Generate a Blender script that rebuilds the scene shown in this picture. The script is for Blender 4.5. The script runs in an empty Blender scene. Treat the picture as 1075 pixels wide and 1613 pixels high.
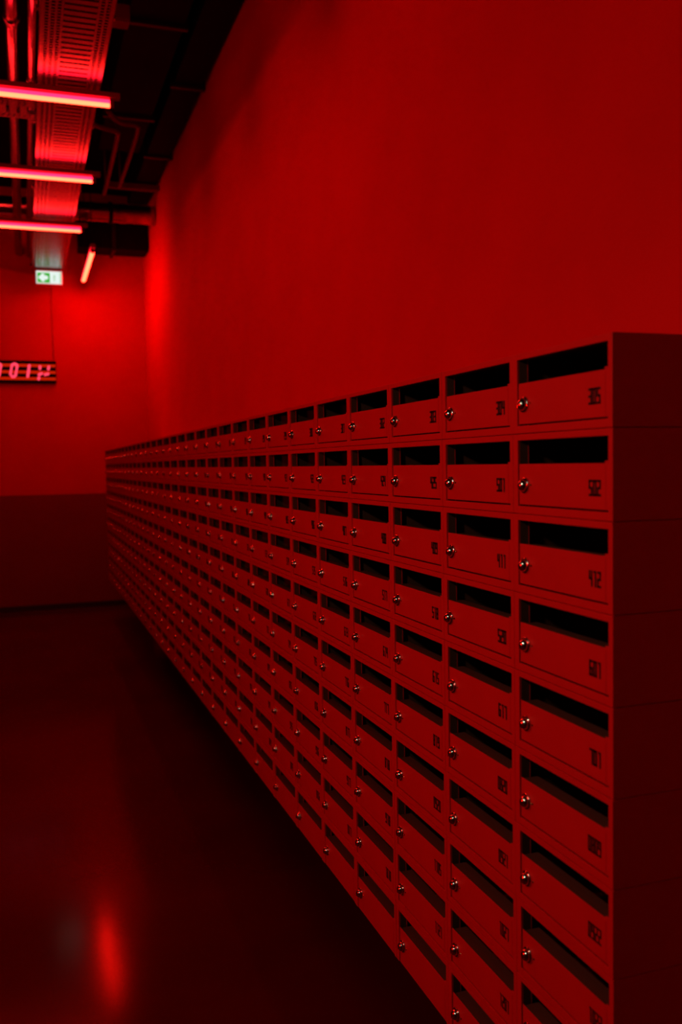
import bpy, bmesh, math, random
from mathutils import Vector, Matrix

random.seed(7)
sc = bpy.context.scene
COL = sc.collection

# ------------------------------------------------------------------ camera, world, exposure
F_PX = 1426.52
YAW, PITCH, ROLL = 0.33418, 0.05313, 0.01717
cam_data = bpy.data.cameras.new('camera')
cam = bpy.data.objects.new('camera', cam_data)
COL.objects.link(cam)
sc.camera = cam
cam_data.sensor_fit = 'VERTICAL'
cam_data.sensor_height = 36.0
cam_data.sensor_width = 24.0
cam_data.lens = F_PX / 1613.0 * 36.0
cam_data.clip_start = 0.02
cam_data.clip_end = 60
cam_data.dof.use_dof = True
cam_data.dof.focus_distance = 2.35
cam_data.dof.aperture_fstop = 3.2
FW = Vector((math.sin(YAW) * math.cos(PITCH), math.cos(YAW) * math.cos(PITCH), -math.sin(PITCH)))
RT = Vector((math.cos(YAW), -math.sin(YAW), 0.0))
UP = RT.cross(FW)
H = 1.70                       # eye height; the room is built with the floor at z = 0
# image right axis / image up axis after the roll
rr = (RT * math.cos(ROLL) - UP * math.sin(ROLL)).normalized()
uu = (UP * math.cos(ROLL) + RT * math.sin(ROLL)).normalized()
bb = -FW
cam.matrix_world = Matrix(((rr.x, uu.x, bb.x, 0), (rr.y, uu.y, bb.y, 0), (rr.z, uu.z, bb.z, H), (0, 0, 0, 1)))

w = bpy.data.worlds.new('world')
sc.world = w
w.use_nodes = True
w.node_tree.nodes['Background'].inputs[0].default_value = (0, 0, 0, 1)
w.node_tree.nodes['Background'].inputs[1].default_value = 0
sc.view_settings.view_transform = 'Standard'
sc.view_settings.look = 'None'
sc.view_settings.gamma = 1
sc.view_settings.exposure = 0.0
try:
    sc.view_settings.use_curve_mapping = False
except Exception:
    pass

TUBE_R = 45.0                  # red radiance of the ceiling tubes
FILL_GLOBE_R = 88.0            # red radiance of the added fill globe at the left wall

# ------------------------------------------------------------------ materials
def mat(name, color, rough=0.5, metal=0.0, spec=0.5, noise=0.0, nscale=8.0, bump=0.0, bscale=60.0, rvar=0.0):
    m = bpy.data.materials.new(name)
    m.use_nodes = True
    nt = m.node_tree
    b = nt.nodes['Principled BSDF']
    b.inputs['Base Color'].default_value = (*color, 1)
    b.inputs['Roughness'].default_value = rough
    b.inputs['Metallic'].default_value = metal
    b.inputs['Specular IOR Level'].default_value = spec
    tc = nt.nodes.new('ShaderNodeTexCoord')
    if noise > 0 or rvar > 0:
        n = nt.nodes.new('ShaderNodeTexNoise')
        n.inputs['Scale'].default_value = nscale
        n.inputs['Detail'].default_value = 5
        nt.links.new(tc.outputs['Object'], n.inputs['Vector'])
        if noise > 0:
            r = nt.nodes.new('ShaderNodeValToRGB')
            r.color_ramp.elements[0].position = 0.3
            r.color_ramp.elements[1].position = 0.7
            r.color_ramp.elements[0].color = (*[c * (1 - noise) for c in color], 1)
            r.color_ramp.elements[1].color = (*[min(1, c * (1 + noise)) for c in color], 1)
            nt.links.new(n.outputs['Fac'], r.inputs['Fac'])
            nt.links.new(r.outputs['Color'], b.inputs['Base Color'])
        if rvar > 0:
            mr = nt.nodes.new('ShaderNodeMapRange')
            mr.inputs['To Min'].default_value = max(0.0, rough - rvar)
            mr.inputs['To Max'].default_value = rough + rvar
            nt.links.new(n.outputs['Fac'], mr.inputs['Value'])
            nt.links.new(mr.outputs['Result'], b.inputs['Roughness'])
    if bump > 0:
        n2 = nt.nodes.new('ShaderNodeTexNoise')
        n2.inputs['Scale'].default_value = bscale
        n2.inputs['Detail'].default_value = 4
        nt.links.new(tc.outputs['Object'], n2.inputs['Vector'])
        bp = nt.nodes.new('ShaderNodeBump')
        bp.inputs['Strength'].default_value = bump
        bp.inputs['Distance'].default_value = 0.01
        nt.links.new(n2.outputs['Fac'], bp.inputs['Height'])
        nt.links.new(bp.outputs['Normal'], b.inputs['Normal'])
    return m

def emit(name, color, strength=1.0):
    m = bpy.data.materials.new(name)
    m.use_nodes = True
    nt = m.node_tree
    nt.nodes.remove(nt.nodes['Principled BSDF'])
    e = nt.nodes.new('ShaderNodeEmission')
    e.inputs[0].default_value = (*color, 1)
    e.inputs[1].default_value = strength
    nt.links.new(e.outputs[0], nt.nodes['Material Output'].inputs[0])
    return m

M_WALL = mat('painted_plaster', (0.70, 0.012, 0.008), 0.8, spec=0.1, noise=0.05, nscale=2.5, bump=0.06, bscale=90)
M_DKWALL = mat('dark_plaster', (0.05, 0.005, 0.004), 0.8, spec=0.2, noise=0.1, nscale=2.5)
M_LOWER = mat('dark_lower_wall', (0.17, 0.006, 0.004), 0.55, spec=0.3, noise=0.05, nscale=2.5)
M_FLOOR = mat('polished_floor', (0.060, 0.002, 0.001), 0.14, spec=0.11, noise=0.18, nscale=1.6, rvar=0.03, bump=0.01, bscale=12)
M_FLOOR.node_tree.nodes['Principled BSDF'].inputs['Specular Tint'].default_value = (1.0, 0.35, 0.3, 1)
M_CEIL = mat('black_ceiling_paint', (0.004, 0.002, 0.001), 0.85, spec=0.04, noise=0.2, nscale=3)
M_DUCT = mat('dark_duct_paint', (0.006, 0.003, 0.002), 0.7, spec=0.05, noise=0.15, nscale=5)
M_BASE = mat('black_skirting', (0.006, 0.003, 0.003), 0.5)
M_BOX = mat('powder_coated_steel', (0.52, 0.008, 0.006), 0.5, spec=0.15, noise=0.03, nscale=14, bump=0.02, bscale=400)
M_SIDE = M_BOX
M_DARK = mat('dark_inside', (0.10, 0.03, 0.015), 0.8, spec=0.1)  # darker tone for the insides of the boxes
M_LOCK = mat('polished_chrome', (0.72, 0.66, 0.58), 0.17, metal=1.0)
M_SLOT = mat('key_slot_black', (0.01, 0.008, 0.006), 0.5)
M_NUM = mat('printed_numeral', (0.035, 0.008, 0.006), 0.6, spec=0.2)
M_TRAY = mat('galvanised_tray', (0.30, 0.28, 0.27), 0.26, metal=1.0, noise=0.08, nscale=20)
M_PIPE = mat('galvanised_pipe', (0.40, 0.36, 0.34), 0.18, metal=1.0, noise=0.1, nscale=15)
M_HOUSE = mat('batten_enamel', (0.12, 0.02, 0.018), 0.5)
M_TUBE = emit('lit_tube_lower', (TUBE_R, 0.62, 0.24))
M_TUBE2 = emit('lit_tube_upper', (15.0, 0.055, 0.26))
M_TUBE_FAR = emit('lit_tube_bright', (106.0, 0.62, 0.24))
M_TUBE_ADDED = emit('lit_tube_added', (72.0, 0.62, 0.24))
M_FILL_GLOBE = emit('fill_globe_lit', (FILL_GLOBE_R, 0.3, 0.1))
M_GLINT_LAMP = emit('glint_lamp_lit', (128, 112, 84))
M_NEON = emit('pink_neon', (1.6, 0.075, 0.16))
M_STRIPE = emit('lit_red_slat', (0.60, 0.012, 0.0))
M_PANEL = mat('sign_panel_black', (0.004, 0.002, 0.002), 0.6, spec=0.05)
M_WHITE = emit('sign_white', (0.80, 0.92, 0.86))
M_GREEN = emit('sign_green', (0.03, 0.42, 0.015))
M_FIG = emit('sign_pale_green', (0.38, 0.62, 0.36))
M_SIGNBODY = mat('sign_body', (0.75, 0.62, 0.5), 0.5)
M_BRASS = mat('brass', (0.55, 0.34, 0.12), 0.12, metal=1.0)
M_CABLE = mat('cable_sheath', (0.35, 0.03, 0.025), 0.6)

# ------------------------------------------------------------------ mesh helpers
def box(bm, x0, x1, y0, y1, z0, z1, bev=0.0, mi=0):
    r = bmesh.ops.create_cube(bm, size=1.0)
    vs = r['verts']
    for v in vs:
        v.co.x = x0 + (v.co.x + .5) * (x1 - x0)
        v.co.y = y0 + (v.co.y + .5) * (y1 - y0)
        v.co.z = z0 + (v.co.z + .5) * (z1 - z0)
    fs = list({f for v in vs for f in v.link_faces})
    for f in fs:
        f.material_index = mi
    if bev > 0:
        es = list({e for v in vs for e in v.link_edges})
        rb = bmesh.ops.bevel(bm, geom=es, offset=bev, segments=2, affect='EDGES', profile=0.5)
        for f in rb['faces']:
            f.material_index = mi

def tube(bm, pts, rad, seg=16, caps=True, mi=0, miu=None):
    """round bar swept along pts"""
    pts = [Vector(p) for p in pts]
    rings = []
    for i, p in enumerate(pts):
        if i == 0:
            t = (pts[1] - p)
        elif i == len(pts) - 1:
            t = (p - pts[i - 1])
        else:
            t = ((pts[i + 1] - p).normalized() + (p - pts[i - 1]).normalized())
        t.normalize()
        ref = Vector((0, 0, 1)) if abs(t.z) < 0.9 else Vector((0, 1, 0))
        a = t.cross(ref).normalized()
        b = a.cross(t).normalized()
        R = rad[i] if isinstance(rad, (list, tuple)) else rad
        rings.append([bm.verts.new(p + R * (math.cos(2 * math.pi * k / seg) * a + math.sin(2 * math.pi * k / seg) * b)) for k in range(seg)])
    for i in range(len(rings) - 1):
        for k in range(seg):
            f = bm.faces.new((rings[i][k], rings[i][(k + 1) % seg], rings[i + 1][(k + 1) % seg], rings[i + 1][k]))
            f.smooth = True
            f.material_index = mi
            if miu is not None and math.sin(2 * math.pi * (k + .5) / seg) > -0.2:
                f.material_index = miu
    if caps:
        f = bm.faces.new(list(reversed(rings[0]))); f.material_index = mi if miu is None else miu
        f = bm.faces.new(rings[-1]); f.material_index = mi if miu is None else miu

def mesh(name, bm, mats):
    bmesh.ops.recalc_face_normals(bm, faces=bm.faces[:])
    me = bpy.data.meshes.new(name)
    bm.to_mesh(me)
    bm.free()
    for m in (mats if isinstance(mats, (list, tuple)) else [mats]):
        me.materials.append(m)
    return me

def obj(name, me, parent=None, loc=(0, 0, 0)):
    o = bpy.data.objects.new(name, me)
    COL.objects.link(o)
    o.location = loc
    if parent is not None:
        o.parent = parent
    return o

def build(name, fn, mats, parent=None, loc=(0, 0, 0)):
    bm = bmesh.new()
    fn(bm)
    return obj(name, mesh(name, bm, mats), parent, loc)

def tag(o, label, cat, group=None):
    o['label'] = label
    o['category'] = cat
    if group:
        o['group'] = group
    return o

def thing(name, label, cat, loc=(0, 0, 0), group=None):
    return tag(obj(name, None, None, loc), label, cat, group)

def struct(name, fn, mats):
    o = build(name, fn, mats)
    o['kind'] = 'structure'
    return o

# ------------------------------------------------------------------ the room
XR, XL = 1.455, -1.95          # right and left wall faces
YF, YB = 11.45, -4.0           # far wall face, wall behind the camera
ZCEIL = H + 3.30               # ceiling
struct('floor', lambda b: box(b, XL - .2, XR + .2, YB - .2, YF + .2, -.1, 0), M_FLOOR)
struct('ceiling', lambda b: box(b, XL - .2, XR + .2, YB - .2, YF + .2, ZCEIL, ZCEIL + .1), M_CEIL)
struct('wall_right', lambda b: box(b, XR, XR + .2, YB - .2, YF + .2, 0, ZCEIL), M_WALL)
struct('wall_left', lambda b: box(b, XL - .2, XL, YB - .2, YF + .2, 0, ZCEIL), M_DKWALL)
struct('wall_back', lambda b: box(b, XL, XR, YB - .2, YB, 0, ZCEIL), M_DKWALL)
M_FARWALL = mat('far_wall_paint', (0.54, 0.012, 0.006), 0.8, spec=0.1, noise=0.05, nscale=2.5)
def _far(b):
    box(b, XL, XR, YF, YF + .2, 0, H - .31, mi=1)  # lower part of the far wall is darker
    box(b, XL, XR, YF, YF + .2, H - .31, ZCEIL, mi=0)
struct('wall_far', _far, [M_FARWALL, M_LOWER])
struct('baseboard_far', lambda b: box(b, XL, XR, YF - .015, YF, 0, .065, bev=.003), M_BASE)

# ------------------------------------------------------------------ ceiling tube lights
TUBE_Z = H + 2.21
def tube_light(loc, along, length, label, group=None, lower=None, rods=(.012, .84)):
    """loc is the near/right end of the tube; the light runs along 'along'"""
    t = thing('tube_light', label, 'tube light', (loc[0], loc[1], ZCEIL), group)
    zt = loc[2] - ZCEIL
    d = Vector(along)
    def P(s, dz=0.0):
        return (d.x * s, d.y * s, zt + dz)
    def tubes(b):
        n = 12
        tube(b, [P(.012 + (length - .024) * i / n) for i in range(n + 1)], 0.023, 24, True, 0, 1)
    build('lamp_tube', tubes, [lower or M_TUBE, M_TUBE2], t)
    def housing(b):
        hw = .026
        if abs(d.x) > .5:
            xs = sorted((-.05 * d.x, d.x * (length + .05)))
            box(b, xs[0], xs[1], -hw, hw, zt + .030, zt + .062, bev=.004)
        else:
            ys = sorted((-.05 * d.y, d.y * (length + .05)))
            box(b, -hw, hw, ys[0], ys[1], zt + .030, zt + .062, bev=.004)
    build('batten_housing', housing, M_HOUSE, t)
    for s in (0.0, length):
        def cap(b, s=s):
            sg = -1 if s == 0 else 1
            tube(b, [P(s - .014 * sg), P(s + .012 * sg)], .023, 16)
            x, y, _ = P(s)
            box(b, x - .011, x + .011, y - .011, y + .011, zt + .015, zt + .034)
        build('end_holder', cap, M_HOUSE, t)
    for s in [q * length for q in rods]:
        def rod(b, s=s):
            x, y, _ = P(s)
            tube(b, [(x, y, zt + .06), (x, y, 0)], .005, 8)
        build('hanging_rod', rod, M_DUCT, t)
    return t
FIX_Y = [5.77, 7.31, 8.85]
FL = ['nearest of the three long tube lights crossing the ceiling in front',
      'middle of the three long tube lights crossing the ceiling',
      'farthest of the three long tube lights crossing the ceiling']
for i, y in enumerate(FIX_Y):
    tube_light((.57, y, TUBE_Z), (-1, 0, 0), 1.5, 'glowing pinkish-red tube light, ' + FL[i], 'red tube lights crossing under the ceiling')
for i, (y, s) in enumerate(((4.23, 'over the near mailboxes'),)):  # unseen tube added to light the near mailboxes
    tube_light((.57, y, TUBE_Z), (-1, 0, 0), 1.5, 'added unseen red tube light crossing the ceiling ' + s, 'red tube lights crossing under the ceiling', M_TUBE_ADDED)
tube_light((.72, 9.66, TUBE_Z), (0, 1, 0), 1.52, 'glowing tube light pointing along the corridor beside the exit sign', lower=M_TUBE_FAR, rods=(.05, .7))

# out-of-view globe added at the left wall to brighten the mailbox fronts
t = thing('fill_globe', 'added unseen globe lighting the mailbox fronts from the left wall', 'fill lamp', (XL, 2.1, H + .12))
build('back_plate', lambda b: tube(b, [(0, 0, 0), (.02, 0, 0)], .09, 24), M_HOUSE, t)
build('neck', lambda b: tube(b, [(.02, 0, 0), (.06, 0, 0)], .03, 16), M_HOUSE, t)
def globe(b):
    bmesh.ops.create_uvsphere(b, u_segments=24, v_segments=16, radius=.15, matrix=Matrix.Translation((.205, 0, 0)))
    for f in b.faces:
        f.smooth = True
build('globe', globe, M_FILL_GLOBE, t)

t = thing('glint_lamp', 'small white pendant lamp added out of view to put glints on the locks', 'pendant lamp', (-.55, 0.95, ZCEIL))  # out-of-view lamp added for the white glints on the locks
build('cord', lambda b: tube(b, [(0, 0, 0), (0, 0, H + .80 - ZCEIL)], .004, 8), M_CABLE, t)
build('lamp_socket', lambda b: tube(b, [(0, 0, H + .82 - ZCEIL), (0, 0, H + .76 - ZCEIL)], .02, 16), M_HOUSE, t)
def globe2(b):
    bmesh.ops.create_uvsphere(b, u_segments=24, v_segments=16, radius=.058, matrix=Matrix.Translation((0, 0, H + .70 - ZCEIL)))
    for f in b.faces:
        f.smooth = True
build('globe', globe2, M_GLINT_LAMP, t)
def shade(b):  # added over the globe to keep its light off the upper wall
    n = 32
    zs = H + .70 - ZCEIL
    prof = [(.02, zs + .085), (.06, zs + .078), (.095, zs + .050), (.115, zs + .005), (.112, zs + .005), (.092, zs + .048), (.058, zs + .074), (.02, zs + .081)]
    rg = [[b.verts.new((r * math.cos(2 * math.pi * k / n), r * math.sin(2 * math.pi * k / n), z)) for k in range(n)] for r, z in prof]
    for i in range(len(rg)):
        for k in range(n):
            b.faces.new((rg[i][k], rg[i][(k + 1) % n], rg[(i + 1) % len(rg)][(k + 1) % n], rg[(i + 1) % len(rg)][k]))
build('added_shade', shade, M_BASE, t)

# ------------------------------------------------------------------ mailboxes
D = .85                        # front plane
Y0 = 1.1747                    # near end of the bank
ZT = H + .19373                # top of the bank
W, HH = .30049, .14519
NC, NR = 31, 10
DEP = XR - D - .004
G = .0004
FT = .023                      # depth of the pressed front frame

def zz(d):                     # distance below the top of the unit -> local z
    return HH - d

SLOT_T, SLOT_B, DOOR_B, GAP_B = .012, .0545, .1280, .1308
FR_N, FR_F = .0120, .0165      # frame strip, near side and far side

def housing_fn(b, last=False):
    # carcase: top, bottom, sides, back
    box(b, .003, DEP, G, W - G, zz(.0012), zz(G), mi=0)
    box(b, .003, DEP, G, W - G, G + .0006, .0018, mi=0)
    box(b, .003, DEP, G, .0016, G + .0006, zz(G + .0006), mi=0)
    box(b, .003, DEP, W - .0016, W - G, G + .0006, zz(G + .0006), mi=0)
    box(b, DEP - .002, DEP, G, W - G, G, HH - G, mi=1)
    # dark lining inside
    box(b, .026, DEP - .003, .0018, .0024, .003, zz(.002), mi=1)
    box(b, .026, DEP - .003, W - .0024, W - .0018, .003, zz(.002), mi=1)
    box(b, .026, DEP - .003, .0018, W - .0018, zz(.0026), zz(.0016), mi=1)
    # front frame
    bv = .0011
    box(b, 0, .006, G, FR_N, 0.0006, HH - .0006, bev=bv)
    box(b, 0, .006, W - FR_F, W - G, 0.0006, HH - .0006, bev=bv)
    box(b, .0002, .006, FR_N - .002, W - FR_F + .002, zz(SLOT_T), HH - .0006, bev=bv)
    if not last:
        box(b, .0002, .006, FR_N - .002, W - FR_F + .002, .0006, zz(GAP_B), bev=bv)
    # returns of the frame into the box
    box(b, .004, FT, FR_N - .0012, FR_N, .003, zz(.003), mi=1)
    box(b, .005, FT - .0012, W - FR_F, W - FR_F + .0012, .003, zz(.003), mi=1)
    box(b, FT - .0016, FT, W - FR_F - .0012, W - FR_F + .0012, .003, zz(.003))
    box(b, .004, FT, FR_N, W - FR_F, zz(SLOT_T), zz(SLOT_T - .0012), mi=1)
    # hinge tab at the near lower corner of the slot
    box(b, .0016, .004, FR_N - .001, .0225, zz(SLOT_B - .0002), zz(.0508), bev=.0006)

def door_fn(b, last=False):
    zb = .0009 if last else zz(DOOR_B)
    y0, y1 = FR_N + .0006, W - FR_F - .0022
    box(b, .0018, .0038, y0, y1, zb, zz(SLOT_B), bev=.0008)
    box(b, .003, .036, y0 + .002, y1 - .002, zz(SLOT_B + .0035), zz(SLOT_B + .0024), mi=1)   # lip folded inwards
    # backing edge folds and hinge crease
    box(b, .0012, .0019, y0 + .0075, y0 + .0085, zb + .003, zz(SLOT_B + .004))

LY, LZ = .2605, zz(.0932)
def lock_fn(b):
    seg = 28
    prof = [(0.0018, .0150), (-.0004, .0150), (-.0020, .0143), (-.0027, .0130), (-.0027, .0116), (-.0024, .0110)]
    for q in range(13):                       # rounded cylinder head
        an = math.radians(4 + 84 * q / 12)
        prof.append((-.0016 - .0112 * math.sin(an), .0004 + .0110 * math.cos(an)))
    rings = []
    for x, r in prof:
        rings.append([b.verts.new((x, LY + r * math.cos(2 * math.pi * k / seg), LZ + r * math.sin(2 * math.pi * k / seg))) for k in range(seg)])
    for i in range(len(rings) - 1):
        for k in range(seg):
            f = b.faces.new((rings[i][k], rings[i][(k + 1) % seg], rings[i + 1][(k + 1) % seg], rings[i + 1][k]))
            f.smooth = True
    b.faces.new(rings[-1])
    # small brass rivet beside the cylinder
    ry, rz, rs = LY - .0195, LZ + .0012, 10
    pr = [(.0020, .0021), (.0008, .0019), (-.0002, .0012), (-.0005, .0004)]
    rg = [[b.verts.new((x, ry + q * math.cos(2 * math.pi * k / rs), rz + q * math.sin(2 * math.pi * k / rs))) for k in range(rs)] for x, q in pr]
    for i in range(len(rg) - 1):
        for k in range(rs):
            f = b.faces.new((rg[i][k], rg[i][(k + 1) % rs], rg[i + 1][(k + 1) % rs], rg[i + 1][k]))
            f.smooth = True
            f.material_index = 1
    b.faces.new(rg[-1]).material_index = 1
def keyslot_fn(b):
    box(b, -.0134, -.0080, LY - .0006, LY + .0006, LZ - .0062, LZ - .0012, bev=.0002)

def seg_digit(b, ch, yl, zt, cw, chh, st, x0, x1):
    """narrow block numeral; yl = left edge (largest y), runs towards smaller y"""
    def bar(u0, u1, v0, v1):
        box(b, x0, x1, yl - u1 * cw, yl - u0 * cw, zt - v1 * chh, zt - v0 * chh)
    s = st / cw
    q = st / chh
    segs = {'0': 'abcdef', '1': 'M', '2': 'abged', '3': 'abgcd', '4': 'fgbc', '5': 'afgcd', '6': 'afgedc', '7': 'abc', '8': 'abcdefg', '9': 'abcdfg'}[ch]
    for k in segs:
        if k == 'a': bar(0, 1, 0, q)
        if k == 'd': bar(0, 1, 1 - q, 1)
        if k == 'g': bar(0, 1, .5 - q / 2, .5 + q / 2)
        if k == 'b': bar(1 - s, 1, 0, .5)
        if k == 'c': bar(1 - s, 1, .5, 1)
        if k == 'f': bar(0, s, 0, .5)
        if k == 'e': bar(0, s, .5, 1)
        if k == 'M':
            bar(.5 - s * .1, .5 + s * .9, 0, 1)
            bar(.5 - s * .8, .5, 0, q)
def number_fn(txt):
    def fn(b):
        n = len(txt)
        tot = .0325 if n == 3 else .0365
        gap = .0012
        cw = (tot - gap * (n - 1)) / n
        yl = .0655 if n == 3 else .0695
        for i, ch in enumerate(txt):
            seg_digit(b, ch, yl - i * (cw + gap), zz(.0805), cw, .0265, 0.0041 if n == 3 else .0032, .0013, .0019)
    return fn

me_cache = {}
def get_mesh(key, fn, mats):
    if key not in me_cache:
        bm = bmesh.new()
        fn(bm)
        me_cache[key] = mesh(key.split('|')[0], bm, mats)
    return me_cache[key]
m_housing = get_mesh('housing', lambda b: housing_fn(b), [M_BOX, M_DARK])
m_housing_l = get_mesh('housing|last', lambda b: housing_fn(b, True), [M_BOX, M_DARK])
m_door = get_mesh('door', lambda b: door_fn(b), [M_BOX, M_DARK])
m_door_l = get_mesh('door|last', lambda b: door_fn(b, True), [M_BOX, M_DARK])
def full_lock(b):
    lock_fn(b)
    n0 = len(b.faces)
    keyslot_fn(b)
    b.faces.ensure_lookup_table()
    for f in list(b.faces)[n0:]:
        f.material_index = 1
m_lock = get_mesh('lock', full_lock, [M_LOCK, M_BRASS])

def whole_fn(last, plate=True):
    def fn(b):
        housing_fn(b, last)
        door_fn(b, last)
        n0 = len(b.faces)
        lock_fn(b)
        b.faces.ensure_lookup_table()
        for f in list(b.faces)[n0:]:
            f.material_index = 2
        if not last and plate:
            n0 = len(b.faces)
            number_fn('801')(b)
            b.faces.ensure_lookup_table()
            for f in list(b.faces)[n0:]:
                f.material_index = 3
    return fn
m_whole = get_mesh('mailbox', whole_fn(False), [M_BOX, M_DARK, M_LOCK, M_NUM])
m_whole_l = get_mesh('mailbox|last', whole_fn(True), [M_BOX, M_DARK, M_LOCK, M_NUM])

KNOWN = {(0, 0): '305', (0, 1): '502', (0, 2): '412', (0, 3): '601', (0, 4): '701', (0, 5): '0809', (0, 6): '0922', (0, 7): '1022', (0, 8): '1122',
         (1, 0): '304', (1, 1): '501', (1, 2): '411', (1, 3): '520', (1, 4): '617', (1, 5): '0820', (1, 6): '0921', (1, 7): '1027', (1, 8): '1201',
         (2, 5): '819', (2, 6): '0920', (2, 7): '1105', (2, 8): '1121'}
def number_text(c, r):
    if (c, r) in KNOWN:
        return KNOWN[(c, r)]
    base = [303, 425, 409, 518, 615, 718, 819, 919, 1019][r]
    v = base - (c - 2) if c < 18 else base
    return str(v)

ORD = ['first', 'second', 'third', 'fourth', 'fifth', 'sixth', 'seventh', 'eighth', 'ninth', 'tenth', 'eleventh', 'twelfth', 'thirteenth',
       'fourteenth', 'fifteenth', 'sixteenth', 'seventeenth', 'eighteenth', 'nineteenth', 'twentieth', 'twenty-first', 'twenty-second',
       'twenty-third', 'twenty-fourth', 'twenty-fifth', 'twenty-sixth', 'twenty-seventh', 'twenty-eighth', 'twenty-ninth', 'thirtieth']
ROWN = ['top row', 'second row from the top', 'third row from the top', 'fourth row from the top', 'fifth row from the top', 'sixth row from the top',
        'seventh row from the top', 'eighth row from the top', 'ninth row from the top', 'bottom row']
def box_label(c, r):
    if c == 0:
        col = 'nearest column, beside the dark end panels'
    else:
        col = ORD[c] + ' column from the near end'
    if r == 9:
        return 'red metal mailbox without a number, %s, %s' % (ROWN[r], col)
    if (c, r) in ((0, 5), (0, 6), (1, 5), (1, 6)):
        return 'red metal mailbox numbered %s, %s, %s' % (KNOWN[(c, r)], ROWN[r].replace(' from the top', ''), 'nearest column' if c == 0 else 'second column from near end')
    return 'red metal mailbox, %s, %s' % (ROWN[r], col)

GROUP = 'red mailboxes in the long bank on the right wall'
def put(me, name, parent):
    o = bpy.data.objects.new(name, me)
    COL.objects.link(o)
    o.parent = parent
    return o
jit = random.Random(3)
for c in range(NC - 1):
    for r in range(NR):
        last = r == NR - 1
        jx = jit.uniform(-.0005, .0005)
        loc = (D + jx, Y0 + c * W, ZT - (r + 1) * HH)
        if c < 20:
            root = bpy.data.objects.new('mailbox', None)
            COL.objects.link(root)
            root.empty_display_size = .05
            put(m_housing_l if last else m_housing, 'housing', root)
            dr = put(m_door_l if last else m_door, 'door', root)
            lk = put(m_lock, 'lock', dr)
            if (c, r) == (1, 3):
                lk.location.y = .012      # this one lock sits further out than the rest
                lk.location.z = .001
            if not last and c < 14:
                txt = number_text(c, r)
                put(get_mesh('number|' + txt, number_fn(txt), [M_NUM]), 'number', dr)
        else:
            root = bpy.data.objects.new('mailbox', m_whole_l if last else m_whole)
            COL.objects.link(root)
        root.location = loc
        tag(root, box_label(c, r), 'mailbox', GROUP)
# the farthest column of the bank
def far_col(b):
    for r in range(NR):
        b2 = bmesh.new()
        whole_fn(r == NR - 1)(b2)
        bmesh.ops.translate(b2, verts=b2.verts[:], vec=Vector((D, Y0 + (NC - 1) * W, ZT - (r + 1) * HH)))
        tmp = bpy.data.meshes.new('tmp')
        b2.to_mesh(tmp); b2.free()
        b.from_mesh(tmp)
        bpy.data.meshes.remove(tmp)
o = build('mailbox_column', far_col, [M_BOX, M_DARK, M_LOCK, M_NUM])
o['kind'] = 'stuff'
tag(o, 'last narrow column of red mailboxes at the far end of the bank', 'mailboxes')

# ------------------------------------------------------------------ cable trays
TZ = H + 2.295
def tray_base(along_y, a0, a1, w0, w1):
    """perforated pan: slots in lines beside both rails, cross ribs between them"""
    Wd = w1 - w0
    def fn(b):
        def q(p0, p1, u0, u1, z0=0.0, z1=.0025):
            if along_y:
                box(b, w0 + u0, w0 + u1, p0, p1, TZ + z0, TZ + z1)
            else:
                box(b, p0, p1, w0 + u0, w0 + u1, TZ + z0, TZ + z1)
        # solid lengthwise strips
        strips = [(0, .022), (.040, .052), (.070, .082), (.100, .112), (Wd - .082, Wd - .070), (Wd - .052, Wd - .040), (Wd - .022, Wd)]
        for s in strips:
            q(a0, a1, *s)
        p = a0
        k = 0
        while p < a1 - .02:
            q(p, p + .013, .021, .041); q(p + .008, p + .021, .051, .071); q(p, p + .013, .081, .101)
            q(p, p + .013, Wd - .041, Wd - .021); q(p + .008, p + .021, Wd - .071, Wd - .051)
            p += .032
            k += 1
        p = a0
        while p < a1 - .04:
            q(p, p + .040, .111, Wd - .081, 0.0, .004)
            p += .062
    return fn
def tray_rail(along_y, a0, a1, wv, sgn):
    def fn(b):
        if along_y:
            box(b, wv - .0015, wv + .0015, a0, a1, TZ, TZ + .055)
            box(b, min(wv, wv + sgn * .012), max(wv, wv + sgn * .012), a0, a1, TZ + .053, TZ + .055)
        else:
            box(b, a0, a1, wv - .0015, wv + .0015, TZ, TZ + .055)
            box(b, a0, a1, min(wv, wv + sgn * .012), max(wv, wv + sgn * .012), TZ + .053, TZ + .055)
    return fn
t = thing('cable_tray', 'perforated metal cable tray running the length of the ceiling above the tube lights', 'cable tray', (0, 0, 0))
build('perforated_base', tray_base(True, 2.0, 11.40, .147, .503), M_TRAY, t)
build('side_rail', tray_rail(True, 2.0, 11.40, .147, 1), M_TRAY, t)
build('side_rail', tray_rail(True, 2.0, 11.40, .503, -1), M_TRAY, t)
for y in (3.4, 5.0, 6.6, 8.1, 9.6, 11.2):
    def hang(b, y=y):
        for x in (.138, .512):
            tube(b, [(x, y, TZ + .05), (x, y, ZCEIL)], .004, 8)
        box(b, .125, .525, y - .015, y + .015, TZ + .056, TZ + .076)
    build('hanger', hang, M_PIPE, t)
t = thing('cable_tray', 'short cable tray branching off to the left just behind the nearest long tube light', 'cable tray', (0, 0, 0))
build('perforated_base', tray_base(False, XL + .01, .140, 6.08, 6.40), M_TRAY, t)
build('side_rail', tray_rail(False, XL + .01, .140, 6.08, 1), M_TRAY, t)
build('side_rail', tray_rail(False, XL + .01, .140, 6.40, -1), M_TRAY, t)

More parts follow.
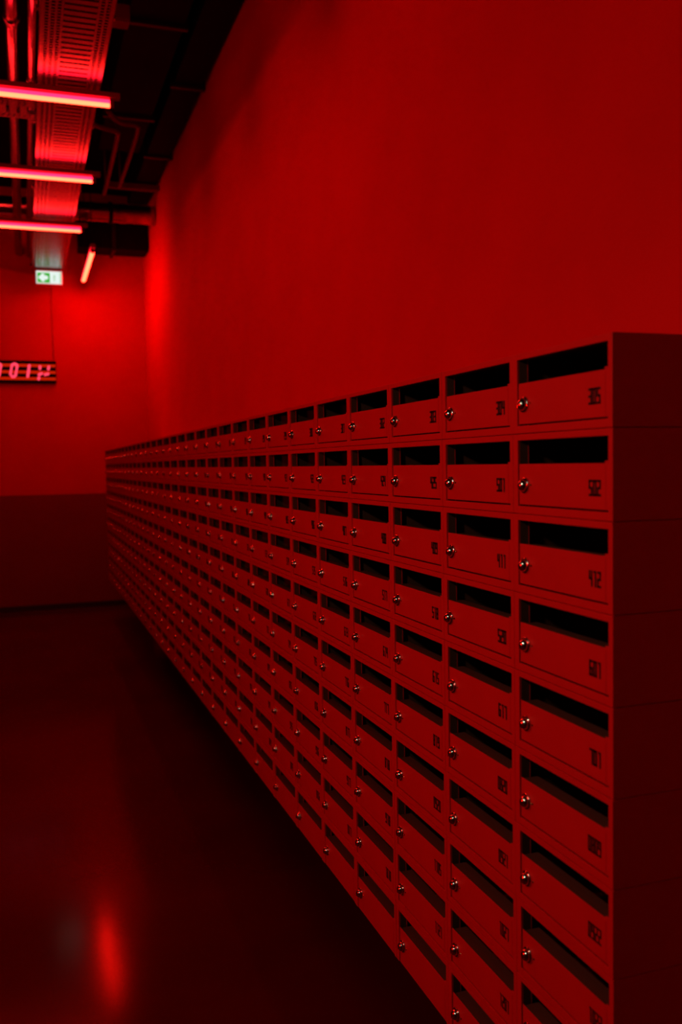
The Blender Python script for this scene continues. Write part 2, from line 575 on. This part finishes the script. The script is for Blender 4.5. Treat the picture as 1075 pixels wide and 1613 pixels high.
# ------------------------------------------------------------------ pipes and ducts under the ceiling
def ray_z(x, y, z):
    """point at height z (above the eye) seen at pixel x, y"""
    U, V = (x - 537.5) / F_PX, (y - 806.5) / F_PX
    d = FW + rr * U - uu * V
    return d * (z / d.z)
def pipe(name, pts, rad, label, cat, m=M_PIPE, joints=()):
    t = thing(name, label, cat)
    build('run', lambda b: tube(b, pts, rad, 18), m, t)
    for (a, bpt) in joints:
        build('coupling', lambda b: tube(b, [a, bpt], rad * 1.22, 18), m, t)
    return t
zp = H + 2.52
pipe('ceiling_pipe', [(.008, -1, zp), (.008, 11.3, zp)], .040, 'thick metal pipe running along the ceiling, leftmost beside the cable tray', 'pipe',
     joints=[((.008, 5.45, zp), (.008, 5.53, zp))])
pipe('ceiling_pipe', [(.118, -1, zp - .03), (.118, 11.3, zp - .03)], .026, 'thinner metal pipe running close along the left side of the cable tray', 'pipe',
     joints=[((.118, 6.2, zp - .03), (.118, 6.27, zp - .03))])

# round duct crossing the corridor
P1 = ray_z(180, 336, 2.78)
t = thing('round_duct', 'thick round duct crossing the corridor below the ceiling behind the middle tube light', 'duct')
yc = P1.y
def _rd(b):
    n = 60
    pts, rads = [], []
    for i in range(n + 1):
        pts.append((XL + .01 + (XR - XL - .02) * i / n, yc, H + 2.78))
        rads.append(.100 if i % 6 else .106)
    tube(b, pts, rads, 24)
build('duct_body', _rd, M_PIPE, t)
for x in (-.8, .95):
    build('clamp', lambda b: tube(b, [(x, yc, H + 2.78), (x + .04, yc, H + 2.78)], .118, 24), M_DUCT, t)

# slim beam
P2 = ray_z(200, 295, 2.95)
o = build('support_rail', lambda b: box(b, P2.x - .2, XR - .01, P2.y - .03, P2.y + .03, H + 2.93, H + 2.99, bev=.004), M_HOUSE)
tag(o, 'short slim metal rail reaching the right wall above the round duct', 'rail')

# two bent conduits
def bent(pix, z, rad, label):
    pts = [ray_z(x, y, z) for x, y in pix]
    pts = [(p.x, p.y, H + z) for p in pts]
    # soften corners
    for _ in range(2):
        q = [pts[0]]
        for a, b_ in zip(pts[:-1], pts[1:]):
            q.append(tuple(a[i] * .75 + b_[i] * .25 for i in range(3)))
            q.append(tuple(a[i] * .25 + b_[i] * .75 for i in range(3)))
        q.append(pts[-1])
        pts = q
    mid = pts[int(len(pts) * .8)]
    o = build('conduit', lambda b: (tube(b, pts, rad, 12), tube(b, [mid, (mid[0], mid[1], ZCEIL)], .006, 8)), M_HOUSE)
    return tag(o, label, 'conduit', 'bent conduits beside the tube lights')
bent([(140, 189), (152, 199), (186, 207), (186, 214), (168, 290), (164, 305)], 2.70, .019, 'dim red bent conduit right of the tube lights, the left one of the pair')
bent([(168, 172), (186, 194), (216, 197), (219, 204), (190, 288), (188, 294)], 2.80, .019, 'dim red bent conduit right of the tube lights, the one nearer the right wall')

# junction box
P3 = ray_z(190, 30, 2.62)
t = thing('junction_box', 'small junction box hanging at the top edge right of the cable tray', 'junction box', (P3.x, P3.y, H + 2.62))
build('box_body', lambda b: box(b, -.055, .055, 0, .12, 0, .09, bev=.005), M_HOUSE, t)
build('box_lid', lambda b: box(b, -.05, .05, .01, .11, -.006, 0, bev=.002), M_HOUSE, t)
build('drop_pipe', lambda b: tube(b, [(0, .06, .09), (0, .06, ZCEIL - H - 2.62)], .012, 10), M_DUCT, t)

# rectangular ducts
def rect_duct(x0, x1, y0, y1, z0, z1, fl, label, alongy=True):
    t = thing('air_duct', label, 'duct')
    build('duct_body', lambda b: box(b, x0, x1, y0, y1, z0, z1, bev=.006), M_DUCT, t)
    for f in fl:
        if alongy:
            build('flange', lambda b: box(b, x0 - .025, x1 + .025, f - .02, f + .02, z0 - .025, z1 + .02, bev=.003), M_BASE, t)
        else:
            build('flange', lambda b: box(b, f - .02, f + .02, y0 - .025, y1 + .025, z0 - .025, z1 + .02, bev=.003), M_BASE, t)
rect_duct(.74, 1.12, -1.0, 8.9, H + 2.98, H + 3.26, [2.9, 4.6, 6.3, 8.0], 'dark rectangular air duct running along under the ceiling near the right wall')
rect_duct(.66, XR - .01, 10.85, 11.2, H + 2.52, H + 2.86, [1.05], 'dark rectangular duct across the far end above the lone tube light', False)
rect_duct(1.20, 1.425, -1.0, 10.7, H + 3.0, H + 3.2, [3.9, 5.6, 7.3, 9.0], 'dark flat duct hugging the top of the right wall')

# ------------------------------------------------------------------ exit sign
SX0, SX1, SZ0, SZ1 = .180, .478, H + 2.118, H + 2.280
YS = 11.06
t = thing('exit_sign', 'lit green and white exit sign with left arrow under the far end of cable tray', 'exit sign', (SX0, YS, SZ0))
sw, sh = SX1 - SX0, SZ1 - SZ0
build('sign_body', lambda b: box(b, 0, sw, 0, .09, 0, sh, bev=.008), M_SIGNBODY, t)
build('light_panel', lambda b: box(b, .010, sw - .010, -.003, .002, .010, sh - .010, bev=.001), M_WHITE, t)
build('green_field', lambda b: box(b, .022, .158, -.0045, -.0025, .020, sh - .030, bev=.0005), M_GREEN, t)
def arrow(b):
    zc = sh / 2 - .004
    y0, y1 = -.0065, -.004
    pts = [(.028, zc), (.076, zc + .046), (.098, zc + .046), (.096, zc + .026), (.132, zc + .022), (.140, zc), (.132, zc - .022), (.096, zc - .026), (.098, zc - .046), (.076, zc - .046)]
    a = [b.verts.new((x, y0, z)) for x, z in pts]
    c = [b.verts.new((x, y1, z)) for x, z in pts]
    b.faces.new(a)
    b.faces.new(list(reversed(c)))
    for i in range(len(pts)):
        j = (i + 1) % len(pts)
        b.faces.new((a[i], a[j], c[j], c[i]))
build('arrow', arrow, M_WHITE, t)
def fig(b):
    cx = .208
    tube(b, [(cx, -.004, sh / 2 + .022), (cx, -.0055, sh / 2 + .022)], .009, 12)
    box(b, cx - .006, cx + .006, -.0055, -.004, sh / 2 - .020, sh / 2 + .012)
    box(b, cx - .018, cx + .014, -.0055, -.004, sh / 2 + .002, sh / 2 + .009)
    box(b, cx - .010, cx - .003, -.0055, -.004, sh / 2 - .042, sh / 2 - .018)
    box(b, cx + .003, cx + .010, -.0055, -.004, sh / 2 - .038, sh / 2 - .018)
build('walking_figure', fig, M_FIG, t)
build('green_edge', lambda b: box(b, sw - .030, sw - .014, -.0045, -.0025, .014, sh - .014), M_FIG, t)
build('bracket', lambda b: (box(b, .03, .045, .03, .05, sh, TZ - SZ0 - .001), box(b, sw - .045, sw - .03, .03, .05, sh, TZ - SZ0 - .001)), M_DUCT, t)

# ------------------------------------------------------------------ neon number sign on the far wall
t = thing('neon_sign', 'black wall sign with red slats and pink neon figures on the far wall', 'neon sign', (.385, YF, H + 1.02))
build('back_panel', lambda b: box(b, -1.15, 0, -.05, 0, 0, .262, bev=.003), M_PANEL, t)
for z in (.035, .112, .190):
    build('slat', lambda b: box(b, -1.145, -.006, -.058, -.049, z, z + .030, bev=.002), M_STRIPE, t)
def neon(paths, name='neon_figure', r=.014):
    def fn(b):
        for p in paths:
            tube(b, [(x, -.078, z) for x, z in p], r, 12)
            for x, z in (p[0], p[-1]):
                bmesh.ops.create_uvsphere(b, u_segments=12, v_segments=8, radius=r, matrix=Matrix.Translation((x, -.078, z)))
    return build(name, fn, M_NEON, t)
def P(px, py):     # figures are placed from their position on the sign: px 0..88 wide, py 568..604 tall
    return ((px - 88) / 88 * .63, .262 - (py - 568) / 35.5 * .262)
def zero(cx):
    pts = [(cx + 5.5, 575.0), (cx + 2, 573.7), (cx - 1.6, 575.5), (cx - 4.6, 590.5), (cx - 1.8, 594.6), (cx + 1.2, 594.2), (cx + 3.6, 591.5), (cx + 6.3, 578.0), (cx + 5.5, 575.0)]
    return [P(x, y) for x, y in pts]
neon([zero(20.6)])
neon([[P(45.8, 576), P(44.5, 584), P(42.8, 593.5)]])
neon([zero(-4.5)])
neon([[P(-24, 576), P(-26, 593.5)]])
neon([[P(62.5, 577.5), P(62.3, 581)], [P(76.4, 577.6), P(75.6, 581.5)], [P(60.4, 590.5), P(65, 588.6)], [P(70, 590.4), P(75, 589)], [P(60.3, 595), P(59.6, 597.5)]], 'neon_symbol')
# thin cable from the exit sign down to the neon sign
o = build('cable', lambda b: tube(b, [(.362, YF - .008, SZ0 + .1), (.360, YF - .007, H + 1.8), (.363, YF - .008, H + 1.283)], .004, 8), M_CABLE)
tag(o, 'thin dark cable running down the far wall from exit sign to neon sign', 'cable')
